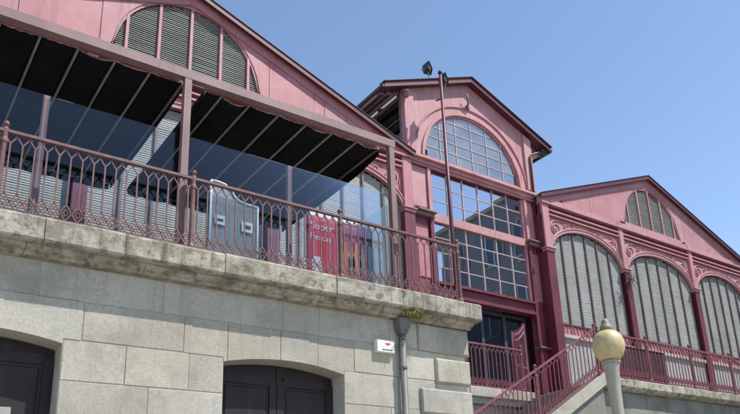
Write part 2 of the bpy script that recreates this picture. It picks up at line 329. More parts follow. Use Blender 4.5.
# cornice: moulding course below, coping blocks above
cuts = [-1.6, -0.4, 0.75, 1.45, 2.32, 3.55, 4.62, 5.2, 6.35, 7.25, 7.93]
for x0, x1 in zip(cuts, cuts[1:]):
    e = 0.004; dz = random.uniform(-0.008, 0.006); dy = random.uniform(-0.012, 0.008)
    yF = 8.42 + dy
    MB().prism_x([(yF+0.02, ZC+dz), (yF, ZC-0.025+dz), (yF, 5.115), (yF+0.015, 5.09), (8.62, 5.085), (8.95, 5.085), (8.95, ZC+dz)], x0+e, x1-e).build('coping_block', WEATHER, t)
cuts = [-1.6, 0.2, 1.3, 2.6, 3.9, 5.0, 6.2, 7.1, 7.86]
for x0, x1 in zip(cuts, cuts[1:]):
    MB().prism_x([(8.53, 5.083), (8.545, 5.055), (8.58, 5.03), (8.63, 5.012), (8.645, 4.99), (8.9, 4.99), (8.9, 5.083)], x0+0.003, x1-0.003).build('moulding_stone', WEATHER, t)
# timber doors
for di, d in enumerate(DOORS):
    c = (d[0]+d[1])/2
    for sgn in (-1, 1):
        a, b = (d[0]+0.012, c-0.006) if sgn < 0 else (c+0.006, d[1]-0.012)
        leaf = MB().band(lin(a, b, 9), lambda x: 0.13, lambda x, d=d: arch_z(x, d)-0.012, 9.06, 9.11).build('door_leaf', DOORM, t)
        w = b-a
        for z0, z1 in ((0.4, 1.5), (1.7, 2.55), (2.75, 3.82)):
            MB().block(a+0.14, b-0.14, 9.045, 9.062, z0, z1, 0.012).build('panel', DOORM, leaf)
        st = MB()
        for x0, x1 in ((a, a+0.10), (b-0.10, b)): st.box(x0, x1, 9.035, 9.059, 0.14, 3.93)
        for z in (0.2, 1.55, 2.6, 3.86): st.box(a+0.103, b-0.103, 9.038, 9.059, z, z+0.12)
        st.build('stile', DOORM, leaf)
n = MB().block(1.20, 1.42, 9.02, 9.033, 3.06, 3.35, 0.003).build('paper_notice', PALEPANEL); tag(n, 'pale paper notice stuck on the dark arched door', 'notice')

# ------------------------------------------------------------------ iron railings
def arms(mb, h, sp, slope=0.0):
    "one baluster: bar, forked head, lozenge foot"
    hs = sp/2; z_ = lambda x, z: z + slope*x
    mb.bar((0,0,0.255), (0,0,h-0.135), 0.017, 0.017)
    for s in (-1, 1):
        mb.bar((0,0,h-0.14), (s*0.045,0,z_(s*0.045,h-0.075)), 0.014, 0.014)
        mb.bar((s*0.045,0,z_(s*0.045,h-0.078)), (s*hs*0.97,0,z_(s*hs,h-0.028)), 0.013, 0.013)
        mb.bar((0,0,0.26), (s*hs*0.98,0,z_(s*hs,0.155)), 0.016, 0.014)
        mb.bar((s*hs*0.98,0,z_(s*hs,0.158)), (0,0,0.052), 0.016, 0.014)
        mb.bar((0,0,0.20), (s*hs*0.45,0,z_(s*hs*.45,0.155)), 0.011, 0.011)
        mb.bar((s*hs*0.45,0,z_(s*hs*.45,0.157)), (0,0,0.11), 0.011, 0.011)
    return mb
def railing(root, posts, y, zb, h, per, m, slope=0.0, post_r=0.032, foot=0.0):
    "posts: list of X; zb(x) base height"
    rz = lambda x: zb(x)
    x0, x1 = posts[0], posts[-1]
    top = MB(); top.bar((x0, y, rz(x0)+h), (x1, y, rz(x1)+h), 0.032, 0.055); top.bar((x0, y, rz(x0)+h+0.018), (x1, y, rz(x1)+h+0.018), 0.012, 0.036)
    top.build('top_rail', m, root)
    lo = MB(); lo.bar((x0, y, rz(x0)+0.045), (x1, y, rz(x1)+0.045), 0.022, 0.035); lo.build('bottom_rail', m, root)
    pm = MB()
    pm.lathe([(post_r*1.5, -foot), (post_r*1.5, 0.06), (post_r*1.05, 0.09), (post_r, 0.3), (post_r*0.95, h-0.16), (post_r*1.25, h-0.14), (post_r*1.25, h-0.11), (post_r*0.95, h-0.08), (post_r*1.1, h+0.02), (post_r*0.9, h+0.045)], (0,0,0), 10)
    pme = pm.mesh('post', m, False)
    fm = MB().lathe([(0.016, 0.0), (0.016, 0.014), (0.026, 0.02), (0.034, 0.034), (0.037, 0.05), (0.034, 0.066), (0.026, 0.079), (0.014, 0.086), (0.001, 0.088)], (0,0,0), 10).mesh('finial', m, True)
    for i, x in enumerate(posts):
        p = inst(pme, 'post', root, (x, y, rz(x))); inst(fm, 'finial', p, (x, y, rz(x)+h+0.04))
    for a, b in zip(posts, posts[1:]):
        nb = max(2, round((b-a)/per)); sp = (b-a)/nb
        bm_ = arms(MB(), h, sp, slope).mesh('baluster', m)
        for k in range(nb):
            x = a + (k+0.5)*sp
            inst(bm_, 'baluster', root, (x, y, rz(x)))
t = thing('terrace_railing', 'worn red iron railing with forked balusters along the terrace cornice', 'railing', (3.2, 8.56, ZC))
railing(t, [-1.24, 0.96, 3.14, 5.36, 7.62], 8.56, lambda x: ZC, 1.005, 0.129, IRON, foot=0.06)

# ------------------------------------------------------------------ pergola and awnings
ZB = 7.96
t = thing('terrace_pergola', 'dusty pink steel pergola frame standing over the terrace railing', 'pergola', (3.05, 8.72, 5.3))
for x in (-0.45, 3.05, 6.46):
    p = MB(); p.box(x-0.048, x+0.048, 8.67, 8.77, 5.30, ZB)
    p.build('post', DUSTY, t)
MB().box(-2.0, 6.53, 8.665, 8.775, ZB+0.002, ZB+0.135).build('front_beam', DUSTY, t)
RIBS1 = [-0.55, -0.10, 0.34, 0.79, 1.24, 1.69, 2.15, 2.61, 3.07]
RIBS2 = [3.40, 3.64, 4.07, 4.55, 5.03, 5.50, 5.97, 6.40]
HEMLIT = mat('pale_pink_hem_highlight', (0.10, 0.05, 0.05), (0.5, 0.34, 0.33), 0.7, 6)  # sunlit highlight on the awning's front edge, painted as a pale strip
def awning(ribs, label):
    t = thing('awning', label, 'awning', (sum(ribs)/len(ribs), 9.0, 8.05), 'black awnings under the pergola')
    MB().box(ribs[0]-0.02, ribs[-1]-0.06, 8.90, 8.95, 8.075, 8.125).build('front_rail', PINK, t)
    rm = None
    for x in ribs:
        MB().box(x-0.013, x+0.013, 8.955, 12.55, 8.035, 8.065).build('rib', ALU, t)
    for a, b in zip(ribs, ribs[1:]):
        nx, ny = 9, 26; vs = []; fs = []; ph = random.uniform(0, 6); rs_ = random.uniform(0.0, 0.03)
        for j in range(ny):
            v = j/(ny-1); y = 8.97 + v*3.5
            for i in range(nx):
                s_ = i/(nx-1)
                sag = (0.026 + 0.014*math.sin(ph) + rs_*max(0, 1-v*9) + 0.012*math.sin(v*(15+4*rs_*20)+ph))*math.sin(math.pi*s_)**0.8
                vs.append((a+(b-a)*s_, y, 8.068 - sag + 0.006*math.sin(23*s_+ph+v*9)))
        for j in range(ny-1):
            for i in range(nx-1): k = j*nx+i; fs.append((k, k+1, k+nx+1, k+nx))
        m_ = MB().add(vs, fs); o = m_.build('fabric_panel', FABRIC, t, True)
        so = o.modifiers.new('s', 'SOLIDIFY'); so.thickness = 0.004
        hem_highlight = [Vector(vs[i]) + Vector((0, -0.006, 0.0)) for i in range(nx)]
        MB().tube(hem_highlight, 0.011, 5).build('hem_highlight', HEMLIT, t)
        # scalloped valance at the back
        us = lin(a, b, 9)
        MB().band(us, lambda u, a=a, b=b: 7.95 - 0.02*math.sin(math.pi*(u-a)/(b-a)), lambda u: 8.06, 12.48, 12.486).build('valance', FABRIC, t)
    for xf, d_ in ((ribs[0]-0.02, 0.10), (ribs[-1]+0.014, 0.19 if ribs is RIBS2 else 0.10)):
        MB().prism_x([(8.98, 8.06), (8.98, 8.04-d_*.5), (9.6, 8.04-d_*.9), (10.6, 8.04-d_), (11.6, 8.04-d_*.95), (12.45, 8.04-d_*.85), (12.45, 8.06)], xf, xf+0.006).build('side_flap', FABRIC, t)
    return t
awning(RIBS1, 'black fabric awning over the grey louvres, its edge ending at the pergola post')
awning(RIBS2, 'black fabric awning above the red poster, reaching the end post of the pergola')

# ------------------------------------------------------------------ glass wind screen
t = thing('glass_screen', 'clear glass wind screen with slim posts behind the terrace railing', 'glass screen', (3, 8.82, 5.3))
gx = [-1.6, -0.2, 1.38, 2.98, 3.12, 4.68, 6.39]
for a, b in zip(gx, gx[1:]):
    if b-a < 0.3: continue
    MB().box(a+0.012, b-0.012, 8.815, 8.825, 5.36, 7.15).build('glass_pane', GLASS, t)
for x in (-0.2, 1.38, 4.68):
    MB().box(x-0.035, x+0.035, 8.83, 8.89, 5.30, 7.16).build('post', DUSTY, t)
MB().box(6.43, 6.44, 8.84, 10.4, 5.36, 6.98).build('end_pane', PALEGLASS, t)

# things on the terrace
CABINET = mat('cool_grey_board', (0.20, 0.22, 0.235), (0.25, 0.27, 0.285), 0.5, 2)
t = thing('notice_screen', 'pale grey screen panel with white curved frame and two white stickers', 'screen panel', (3.95, 9.12, 5.3))
out = [(3.60,5.34),(4.31,5.34),(4.31,6.50),(4.12,6.51),(4.03,6.53),(3.95,6.585),(3.88,6.68),(3.80,6.74),(3.70,6.755),(3.60,6.755)]
MB().prism(out, 9.12, 9.15).build('panel', CABINET, t)
fr = MB()
pts = [(x, 9.115, z) for x, z in out]
fr.tube(pts[2:] , 0.016, 6); fr.tube([pts[0], pts[9]], 0.016, 6); fr.tube([pts[1], pts[2]], 0.016, 6); fr.build('frame', WHITE, t, True)
def sticker(parent, x0, x1, z0, z1, y):
    s = MB().block(x0, x1, y, y+0.008, z0, z1, 0.004).build('sticker', WHITE, parent)
    MB().box(x0+0.035, x1-0.035, y-0.004, y-0.001, z0+0.05, z1-0.05).build('symbol', NAVY, s)
sticker(t, 3.66, 3.82, 6.09, 6.23, 9.095); sticker(t, 4.06, 4.23, 6.06, 6.22, 9.095)

t = thing('poster_board', 'red and plum advertising board with white lettering behind the terrace railing', 'poster board', (5.65, 9.1, 5.3))
board = MB().box(5.14, 6.19, 9.12, 9.18, 5.32, 6.72).build('board', PURPLE, t)
sc_ = MB()
for k in range(7): sc_.prism([(5.15+k*0.148, 6.715), (5.15+k*0.148, 6.64), (5.19+k*0.148, 6.60), (5.25+k*0.148, 6.60), (5.288+k*0.148, 6.64), (5.288+k*0.148, 6.715)], 9.108, 9.117)
sc_.build('white_fringe', WHITE, t)
MB().box(5.15, 5.72, 9.112, 9.118, 5.34, 6.60).build('red_field', REDP, t)
MB().box(5.20, 5.37, 9.105, 9.110, 5.42, 5.93).build('white_field', WHITE, t)
text_mesh('Super', 0.175, 5.17, 9.108, 6.38, WHITE, t, 'lettering')
text_mesh('frescas', 0.135, 5.165, 9.108, 6.21, WHITE, t, 'lettering')
bot = [(0.0,0.0),(0.06,0.0),(0.065,0.03),(0.065,0.26),(0.05,0.33),(0.024,0.40),(0.024,0.50),(0.0,0.50)]
for k, (bx, hz, s_) in enumerate(((5.80, 5.66, 1.25), (5.90, 5.72, 1.0), (6.00, 5.68, 1.25), (6.11, 5.74, 0.95))):
    poly = [(bx+x*s_, hz+z*s_) for x, z in bot] + [(bx-x*s_, hz+z*s_) for x, z in bot[::-1][1:-1]]
    MB().prism(poly, 9.108, 9.117).build('bottle_print', ORANGE if k % 2 == 0 else mat('amber_print', (0.55,0.25,0.10), (0.6,0.3,0.14), 0.5), t)
    MB().prism([(bx+0.045*math.cos(w), 5.54+0.08*math.sin(w)) for w in lin(0, 2*math.pi, 13)[:-1]], 9.109+k*0.0004, 9.117).build('plate_print', WHITE, t)
t = thing('notice_screen', 'dark navy screen panel with one white sticker beside the pergola end post', 'screen panel', (6.6, 9.3, 5.3))
MB().box(6.22, 6.80, 9.30, 9.33, 5.32, 6.72).build('panel', NAVY, t)
fr = MB(); fr.box(6.19, 6.215, 9.29, 9.34, 5.32, 6.74); fr.box(6.805, 6.83, 9.29, 9.34, 5.32, 6.74); fr.build('frame', ALU, t)
sticker(t, 6.42, 6.58, 6.22, 6.42, 9.285)

# ------------------------------------------------------------------ rainwater pipe, sign, tuft
t = thing('rainwater_pipe', 'lead grey rainwater pipe with hopper head beside the quoins', 'drainpipe', (6.47, 8.66, 0.13))
MB().tube([(6.47, 8.655, 0.13), (6.47, 8.655, 4.78)], 0.052, 14).build('pipe', LEAD, t, True)
h = MB().add([(6.37,8.56,4.98),(6.58,8.56,4.98),(6.58,8.75,4.98),(6.37,8.75,4.98),(6.375,8.565,4.86),(6.575,8.565,4.86),(6.575,8.75,4.86),(6.375,8.75,4.86),(6.42,8.60,4.74),(6.52,8.60,4.74),(6.52,8.71,4.74),(6.42,8.71,4.74)],
    [(0,1,2,3)] + [(a, a+4, (a+1)%4+4, (a+1)%4) for a in range(4)] + [(a+4, a+8, (a+1)%4+8, (a+1)%4+4) for a in range(4)] + [(8,11,10,9)])
h.build('hopper', LEAD, t)
for z in (4.2, 2.6, 1.0):
    MB().lathe([(0.053,0),(0.062,0.004),(0.062,0.036),(0.053,0.04)], (6.47,8.655,z), 14).build('bracket', LEAD, t)
t = thing('wall_sign', 'small white wall sign with red mark beside the drainpipe', 'sign', (6.17, 8.72, 4.43))
b = MB().block(6.015, 6.325, 8.66, 8.752, 4.43, 4.62, 0.008).build('plate', WHITE, t)
MB().prism([(6.15,4.568),(6.235,4.576),(6.255,4.556),(6.215,4.546),(6.20,4.528),(6.185,4.545)], 8.655, 8.659).build('red_mark', REDP, b)
MB().box(6.10, 6.28, 8.655, 8.659, 4.462, 4.474).build('lettering_line', NAVY, b)
t = MB()
for i in range(150):
    x = 6.62 + random.gauss(0, 0.075); y = 8.44 + random.uniform(0, 0.14); z = 4.99; ln = random.uniform(0.09, 0.2)
    a = random.uniform(0, 6.28); dx, dy = math.cos(a), math.sin(a)*0.5 - 0.5; droop = random.uniform(-0.5, 1.0)
    p0 = Vector((x, y, z)); p1 = p0 + Vector((dx*ln*0.4, dy*ln*0.4, ln*(0.7-0.3*droop))); p2 = p1 + Vector((dx*ln*0.5, dy*ln*0.5, ln*(0.3-droop)))
    w = Vector((-dy, dx, 0)).normalized()*0.006
    t.add([p0-w, p0+w, p1+w*.8, p1-w*.8, p2], [(0,1,2,3), (3,2,4)])
o = t.build('grass_tuft', GRASS); tag(o, 'yellow green grass tuft growing from the hopper under the cornice', 'grass tuft')

# ------------------------------------------------------------------ market hall
F = 12.80
ZT = 4.96            # threshold level of the hall
def ell(u, a, b): return b*math.sqrt(max(0.0, 1-(u/a)**2))
def louvres(x0, x1, zlo, cx, a, b, zs, y, root, step=0.048, lip=0.009):
    "slats in one light between two mullions; arch zs + ell"
    mb = MB(); z = zlo
    while True:
        zt = z + 0.05
        if zt > zs:
            q = (zt-zs)/b
            if q >= 1: break
            um = a*math.sqrt(1-q*q); l, r = max(x0, cx-um), min(x1, cx+um)
        else: l, r = x0, x1
        if r - l > 0.01:
            j0, j1 = random.gauss(0, 0.0022), random.gauss(0, 0.0022); h_ = step*0.93; d_ = lip + random.gauss(0, 0.0015)
            
            mb.add([(l,y,z+j0),(r,y,z+j1),(r,y+0.005,z+j1-0.005),(l,y+0.005,z+j0-0.005),(l,y+d_,z+h_+j0),(r,y+d_,z+h_+j1),(r,y+d_+0.006,z+h_+j1-0.004),(l,y+d_+0.006,z+h_+j0-0.004)],
                   [(0,1,5,4),(2,3,7,6),(0,3,2,1),(4,5,6,7),(0,4,7,3),(1,2,6,5)])
        elif zt > zs: break
        z += step
    return mb.build('louvre_panel', LOUVRE, root)
def spiral(cx, cz, r, turns, s, y, a0=0.0, n=26):
    return [(cx + s*(r*(1-0.82*i/(n-1)))*math.cos(a0+turns*2*math.pi*i/(n-1)), y, cz + (r*(1-0.82*i/(n-1)))*math.sin(a0+turns*2*math.pi*i/(n-1))) for i in range(n)]

AP, SLOPE = 13.09, 0.381
def wing(name, label, cx, hw, lun_=(0.0, 1.48, 1.53)):
    t = thing(name, label, 'market hall', (cx, F, ZT), 'twin gabled wings of the market hall')
    rake = lambda u: AP - SLOPE*abs(u)
    ZE = 10.80                                  # underside of the gable
    _, LA, LBs = lun_; LZ = 11.12             # lunette
    lun = lambda u: LZ + ell(u, LA, LBs)
    inner = lambda u: rake(u) - 0.30
    GZ = 0.006
    # sheet panels of the gable, each its own piece, backed by a dark board
    for s in (-1, 1):
        segs = [(0.0, 1.76), (1.76, 3.15), (3.15, 4.4), (4.4, hw-0.02)]
        for i, (a, b) in enumerate(segs):
            us = sorted(s*u for u in lin(a+(GZ if a else 0), b-GZ, 25 if i == 0 else 3))
            yj = F + random.uniform(-0.004, 0.004)
            if i == 0:
                MB().band(us, lambda u: lun(u) if abs(u) < LA else LZ, inner, yj, F+0.10, cx).build('gable_panel', PINK, t)
            elif inner(b) > 11.02+0.05:
                MB().band(us, lambda u: 11.02+GZ, inner, yj, F+0.10, cx).build('gable_panel', PINK, t)
        uk = (AP-0.30+GZ-ZE-0.23)/SLOPE
        us = sorted(s*u for u in (0, uk, hw-0.001))
        MB().band(us, lambda u: max(rake(u)-0.30+GZ, ZE+0.23), lambda u: rake(u)-0.015, F-0.015, F+0.10, cx).build('rake_board', PINK, t)
        MB().band(sorted(s*u for u in lin(LA+0.06, hw, 3)), lambda u: ZE+0.05, lambda u: 11.02, F-0.03, F+0.10, cx).build('frieze_board', PINK, t)
        MB().band(sorted(s*u for u in (0, LA+0.05)), lambda u: ZE+0.05, lambda u: LZ-0.002, F-0.03, F+0.10, cx).build('frieze_board', PINK, t)
    MB().band([-hw+0.05, 0, hw-0.05], lambda u: ZE+0.02, lambda u: rake(u)-0.03, F+0.16, F+0.30, cx).build('gable_core', BACKING, t)
    # lunette window
    w = MB().band(lin(-LA+0.002, LA-0.002, 33), lambda u: LZ+0.001, lambda u: lun(u)-0.001, F+0.125, F+0.155, cx).build('lunette_window', BACKING, t)
    us = lin(-LA, LA, 33)
    ring = MB().band(us, lambda u: LZ + ell(u, LA-0.05, LBs-0.05)*0.999 if abs(u) < LA-0.05 else LZ, lambda u: lun(u)-0.001, F+0.02, F+0.12, cx)
    ring.build('frame', PINK, w)
    ms = [q*LA/1.48 for q in (-1.22, -0.62, 0.0, 0.62, 1.22)]; ed = [-LA+0.05] + ms + [LA-0.05]
    for a, b in zip(ed, ed[1:]): louvres(cx+a+0.02, cx+b-0.02, LZ+0.03, cx, LA-0.05, LBs-0.05, LZ, F+0.05, w, lip=0.030)
    for u in ms: MB().box(cx+u-0.028, cx+u+0.028, F+0.012, F+0.12, LZ+0.002, lun(u)-0.03).build('mullion', PINK, w)
    # entablature: lips and shadow gaps
    e = MB(); e.box(cx-hw, cx+hw, F-0.10, F+0.12, ZE, ZE+0.048); e.build('cornice', PINK, t)
    e = MB(); e.box(cx-hw, cx+hw, F+0.03, F+0.12, ZE-0.28, ZE-0.002); e.build('frieze', CRIM, t)
    e = MB(); e.box(cx-hw+0.03, cx+hw-0.03, F-0.045, F+0.028, ZE-0.17, ZE-0.13); e.build('cornice_strip', PINK, t)
    e = MB(); e.box(cx-hw+0.03, cx+hw-0.03, F-0.03, F+0.028, ZE-0.30, ZE-0.262); e.build('cornice_strip', PINK, t)
    # bays
    AZ0, AA, AB = 9.36, 1.66, 0.86              # springing, half span, rise
    ZS = 7.30
    bay = 3.70
    colx = [-hw+0.16, -1.85, 1.85, hw-0.16]
    for bi in range(3):
        l, r = colx[bi]+0.11, colx[bi+1]-0.11; c = (colx[bi]+colx[bi+1])/2; aa = (r-l)/2 - 0.03
        c_ = cx + c; arch = lambda u, aa=aa: AZ0 + ell(u, aa, AB); oa = aa+0.13
        out_ = lambda u, oa=oa: AZ0 + ell(u, oa, AB+0.13)
        # spandrels
        for s in (-1, 1):
            us = sorted(s*u for u in lin(0.004, (r-l)/2, 15))
            sp = MB().band(us, lambda u: out_(u)-0.02, lambda u: ZE-0.302, F+0.05, F+0.10, c_).build('spandrel', PINK, t)
            zc = ZE-0.302; sm = MB(); uc = (r-l)/2
            sm.tube(spiral(c_+s*(uc-0.34), zc-0.33, 0.235, 1.9, -s, F+0.04, 1.2), 0.023, 5)
            sm.tube(spiral(c_+s*(uc-0.78), zc-0.20, 0.13, 1.6, s, F+0.04, 2.0, 18), 0.019, 5)
            sm.tube(spiral(c_+s*(uc-0.15), zc-0.78, 0.10, 1.5, s, F+0.04, 0.5, 16), 0.017, 5)
            sm.tube([(c_+s*(uc-0.10), F+0.04, zc-0.95), (c_+s*(uc-0.07), F+0.04, zc-0.6), (c_+s*(uc-0.10), F+0.04, zc-0.3), (c_+s*(uc-0.22), F+0.04, zc-0.08)], 0.016, 5)
            sm.tube([(c_+s*(uc-0.55), F+0.04, zc-0.08), (c_+s*(uc-0.85), F+0.04, zc-0.07), (c_+s*(uc-1.1), F+0.04, zc-0.13), (c_+s*(uc-1.35), F+0.04, zc-0.10)], [0.02,0.018,0.014,0.006], 5)
            sm.tube(spiral(c_+s*(uc-1.12), zc-0.12, 0.07, 1.4, s, F+0.04, 1.0, 14), 0.014, 5)
            sm.build('scroll_ornament', PINK, sp, True)
        ar = MB()
        ar.band(lin(-oa, oa, 41), lambda u, aa=aa: AZ0 + (ell(u, aa, AB) if abs(u) < aa else 0), out_, F-0.01, F+0.10, c_)
        ar.build('archivolt', PINK, t)
        ro = MB(); ro.tube([(c_+oa*0.97*math.cos(w_), F-0.012, AZ0+(AB+0.105)*math.sin(w_)) for w_ in lin(0.02, math.pi-0.02, 33)], 0.02, 5); ro.build('arch_moulding', PINK, t, True)
        # arched louvre window
        w = MB().band(lin(-aa+0.002, aa-0.002, 33), lambda u: ZS, lambda u: arch(u)-0.002, F+0.165, F+0.19, c_).build('arched_window', BACKING, t)
        ed = lin(-aa, aa, 7)
        for a, b in zip(ed, ed[1:]): louvres(c_+a+0.018, c_+b-0.018, ZS+0.02, c_, aa, AB, AZ0, F+0.105, w)
        for u in ed[1:-1]: MB().box(c_+u-0.024, c_+u+0.024, F+0.06, F+0.16, ZS-0.28, arch(u)-0.004).build('mullion', MULL, w)
        MB().box(c_-aa, c_+aa, F+0.05, F+0.16, ZS-0.035, ZS+0.012).build('window_sill', CRIM, w)
        # apron with fluted red strip, pale ledge and grey base panel
        ap = MB().box(c_-aa-0.03, c_+aa+0.03, F+0.09, F+0.18, ZS-0.31, ZS-0.04).build('apron', PINKR, t)
        flm = MB().box(-0.02, 0.02, 0.0, 0.018, -0.29, -0.06).mesh('flute', PINKR)
        for k in range(22): inst(flm, 'flute', ap, (c_-aa+0.06+k*(2*aa-0.12)/21, F+0.07, ZS))
        MB().block(c_-aa-0.03, c_+aa+0.03, F-0.02, F+0.2, ZS-0.42, ZS-0.314, 0.012).build('ledge', STONE, t)
        MB().box(c_-aa-0.03, c_+aa+0.03, F+0.06, F+0.2, ZT-0.1, ZS-0.424).build('base_panel', PALEPANEL, t)
    # columns
    for i, u in enumerate(colx):
        x = cx+u; hwid = 0.155 if i in (0, 3) else 0.12
        cl = MB(); cl.box(x-hwid, x+hwid, F-0.06, F-0.02, ZT-0.1, AZ0-0.03); cl.box(x-0.045, x+0.045, F-0.018, F+0.14, ZT-0.1, AZ0-0.03); cl.box(x-hwid, x+hwid, F+0.10, F+0.2, ZT-0.1, AZ0-0.03)
        if i in (0, 3): cl = MB().box(x-hwid, x+hwid, F-0.06, F+0.2, ZT-0.1, AZ0-0.03)
        cl = cl.build('column', CRIM, t)
        MB().block(x-hwid-0.04, x+hwid+0.04, F-0.10, F+0.12, ZT-0.1, ZT+0.35, 0.02).build('base', CRIM, cl)
        cp = MB(); cp.block(x-hwid-0.02, x+hwid+0.02, F-0.09, F+0.1, AZ0-0.03, AZ0+0.04, 0.012); cp.block(x-hwid-0.05, x+hwid+0.05, F-0.12, F+0.1, AZ0+0.042, AZ0+0.085, 0.012)
        cp.build('capital', PINK, cl)
        MB().block(x-hwid+0.02, x+hwid-0.02, F-0.05, F+0.12, AZ0+0.087, ZE-0.002, 0.012).build('upper_pilaster', PINK, cl)
        MB().block(x-hwid+0.02, x+hwid-0.02, F-0.05, F+0.0, ZE+0.05, ZE+0.22, 0.012).build('pilaster_cap', PINK, cl)
    # corner returns and body
    for s in (-1, 1):
        x = cx + s*(hw-0.005); MB().box(min(x, x-s*0.12), max(x, x-s*0.12), F+0.21, F+16, ZT-0.1, 10.9).build('side_wall', CRIM, t)
        MB().box(min(x, x-s*0.12), max(x, x-s*0.12), F+0.0, F+0.205, AZ0+0.09, ZE-0.31).build('corner_post', CRIM, t)
    MB().box(cx-hw+0.13, cx+hw-0.13, F+0.35, F+15.9, ZT-0.1, 10.75).build('hall_body', BACKING, t)
    # roof
    for s in (-1, 1):
        e0 = hw + 0.06
        poly = [(cx, AP+0.03), (cx+s*e0, AP+0.03-SLOPE*e0), (cx+s*e0, AP-SLOPE*e0), (cx, AP)]
        rf = MB().prism(poly, F-0.105, F+16).build('roof', ROOFM, t)
        poly = [(cx, AP+0.028), (cx+s*e0, AP+0.028-SLOPE*e0), (cx+s*e0, AP-0.10-SLOPE*e0), (cx, AP-0.10)]
        MB().prism(poly, F-0.15, F-0.11).build('bargeboard', MAROON, rf)
        MB().prism([(x, z-0.0) for x, z in [(cx, AP+0.032), (cx+s*e0, AP+0.032-SLOPE*e0), (cx+s*e0, AP+0.045-SLOPE*e0), (cx, AP+0.045)]], F-0.17, F-0.0).build('roof_edge', LEADR, rf)
        MB().prism([(cx, AP-0.002), (cx+s*e0, AP-0.002-SLOPE*e0), (cx+s*e0, AP-0.025-SLOPE*e0), (cx, AP-0.025)], F-0.108, F-0.02).build('soffit_board', MAROON, rf)
    return t
MULL = mat('weathered_mullion_paint', (0.11, 0.075, 0.077), (0.17, 0.12, 0.12), 0.6, 3)
PINKR = mat('worn_rose_paint', (0.36, 0.12, 0.15), (0.43, 0.19, 0.20), 0.55, 4.0, 0.1, 30, streak=(0.22, 0.06, 0.08), streak_amt=0.5)
LEADR = mat('dark_verge_paint', (0.040, 0.014, 0.020), (0.055, 0.020, 0.026), 0.5, 4)
wing('market_wing', 'pink gabled market wing with grey louvred lunette rising behind the black awnings', 4.52, 5.58, (0.0, 1.54, 1.63))
PINK = PINKP
wing('market_wing', 'pink gabled market wing with three louvred arches beyond the stone stairs', 20.05, 5.40)

# central pavilion
PF = 13.13; PC = 12.53; PH = 2.30; WC = 12.60
t = thing('market_pavilion', 'tall pink central pavilion with gridded glass front and arched fan window', 'pavilion', (PC, PF, ZT))
PA, PS = 14.13, 0.425                 # apex of the wall, slope
rake = lambda u: PA - PS*abs(u)
FA, FB, FZ = 1.72, 1.66, 11.30        # fan window
fan = lambda u: FZ + ell(u, FA, FB)
GZ = 0.005
for s in (-1, 1):
    us = sorted(set([s*u for u in lin(0, FA, 21)] + [s*1.83]))
    MB().band(us, lambda u: fan(u) if abs(u) < FA else FZ, lambda u: rake(u)-0.06, PF, PF+0.12, PC).build('gable_panel', PINK, t)
    us = sorted((s*(1.83+GZ), s*PH))
    MB().band(us, lambda u: FZ, lambda u: rake(u)-0.06, PF-0.004, PF+0.12, PC).build('gable_panel', PINK, t)
    us = sorted((s*2.02, s*(PH+0.02)))
    MB().band(us, lambda u: FZ+0.002, lambda u: rake(u)-0.16, PF-0.07, PF-0.006, PC).build('upper_pilaster', PINK, t)
MUNT = mat('chalky_pink_glazing_bar_paint', (0.40, 0.30, 0.305), (0.48, 0.385, 0.385), 0.6, 3)
def tilt(mb, amt=0.0045):
    "old panes never sit quite flat"
    n = len(mb.v); c = [sum(p[i] for p in mb.v)/n for i in range(3)]; a, b = random.gauss(0, amt), random.gauss(0, amt)
    mb.v = [(x, y + a*(x-c[0]) + b*(z-c[2]), z) for x, y, z in mb.v]; return mb
# raised ring round the fan
for (a, b, w_, y) in ((FA, FB, 0.075, 0.045), (FA+0.27, FB+0.26, 0.05, 0.035)):
    n_ = 49; vs = []; us = lin(0, math.pi, n_)
    rg = MB()
    for i in range(n_-1):
        q = []
        for w2 in (us[i], us[i+1]):
            q += [(PC+a*math.cos(w2), FZ+b*math.sin(w2)), (PC+(a+w_)*math.cos(w2), FZ+(b+w_)*math.sin(w2))]
        rg.prism([q[0], q[1], q[3], q[2]], PF-y, PF+0.02)
    rg.build('arch_moulding', PINK if a == FA else PINKR, t)
# fan window with panes and muntins
wn = MB(); us = lin(-FA, FA, 41)
wn.band(us, lambda u: FZ + (ell(u, FA-0.05, FB-0.05) if abs(u) < FA-0.05 else 0), lambda u: fan(u)-0.001, PF+0.012, PF+0.07, PC)
wn.box(PC-FA+0.05, PC+FA-0.05, PF+0.012, PF+0.07, FZ, FZ+0.045)
wn = wn.build('fan_window', PINK, t)
ncol = 6; ex_ = lin(-FA+0.03, FA-0.03, ncol+1); rowz = [FZ+0.045 + k*0.318 for k in range(6)]
def pane(x0, x1, z0, hi, root, y, m=FANPANE):
    us = lin(x0, x1, 6); us = [u for u in us if hi(u) > z0 + 0.01]
    if len(us) >= 2: tilt(MB().band(us, lambda u: z0, hi, y, y+0.006, PC)).build('pane', m, root)
for i in range(ncol):
    for k in range(5):
        z0, z1 = rowz[k]+0.014, rowz[k+1]-0.014
        pane(ex_[i]+0.016, ex_[i+1]-0.016, z0, lambda u, z1=z1: min(z1, FZ + ell(u, FA-0.055, FB-0.055)), wn, PF+0.045)
for x in ex_[1:-1]: MB().box(PC+x-0.011, PC+x+0.011, PF+0.025, PF+0.07, FZ+0.046, fan(x)-0.055).build('muntin', MUNT, wn)
for z in rowz[1:5]:
    um = (FA-0.055)*math.sqrt(max(0, 1-((z-FZ)/(FB-0.055))**2))
    MB().box(PC-um, PC+um, PF+0.03, PF+0.06, z-0.010, z+0.010).build('muntin', MUNT, wn)
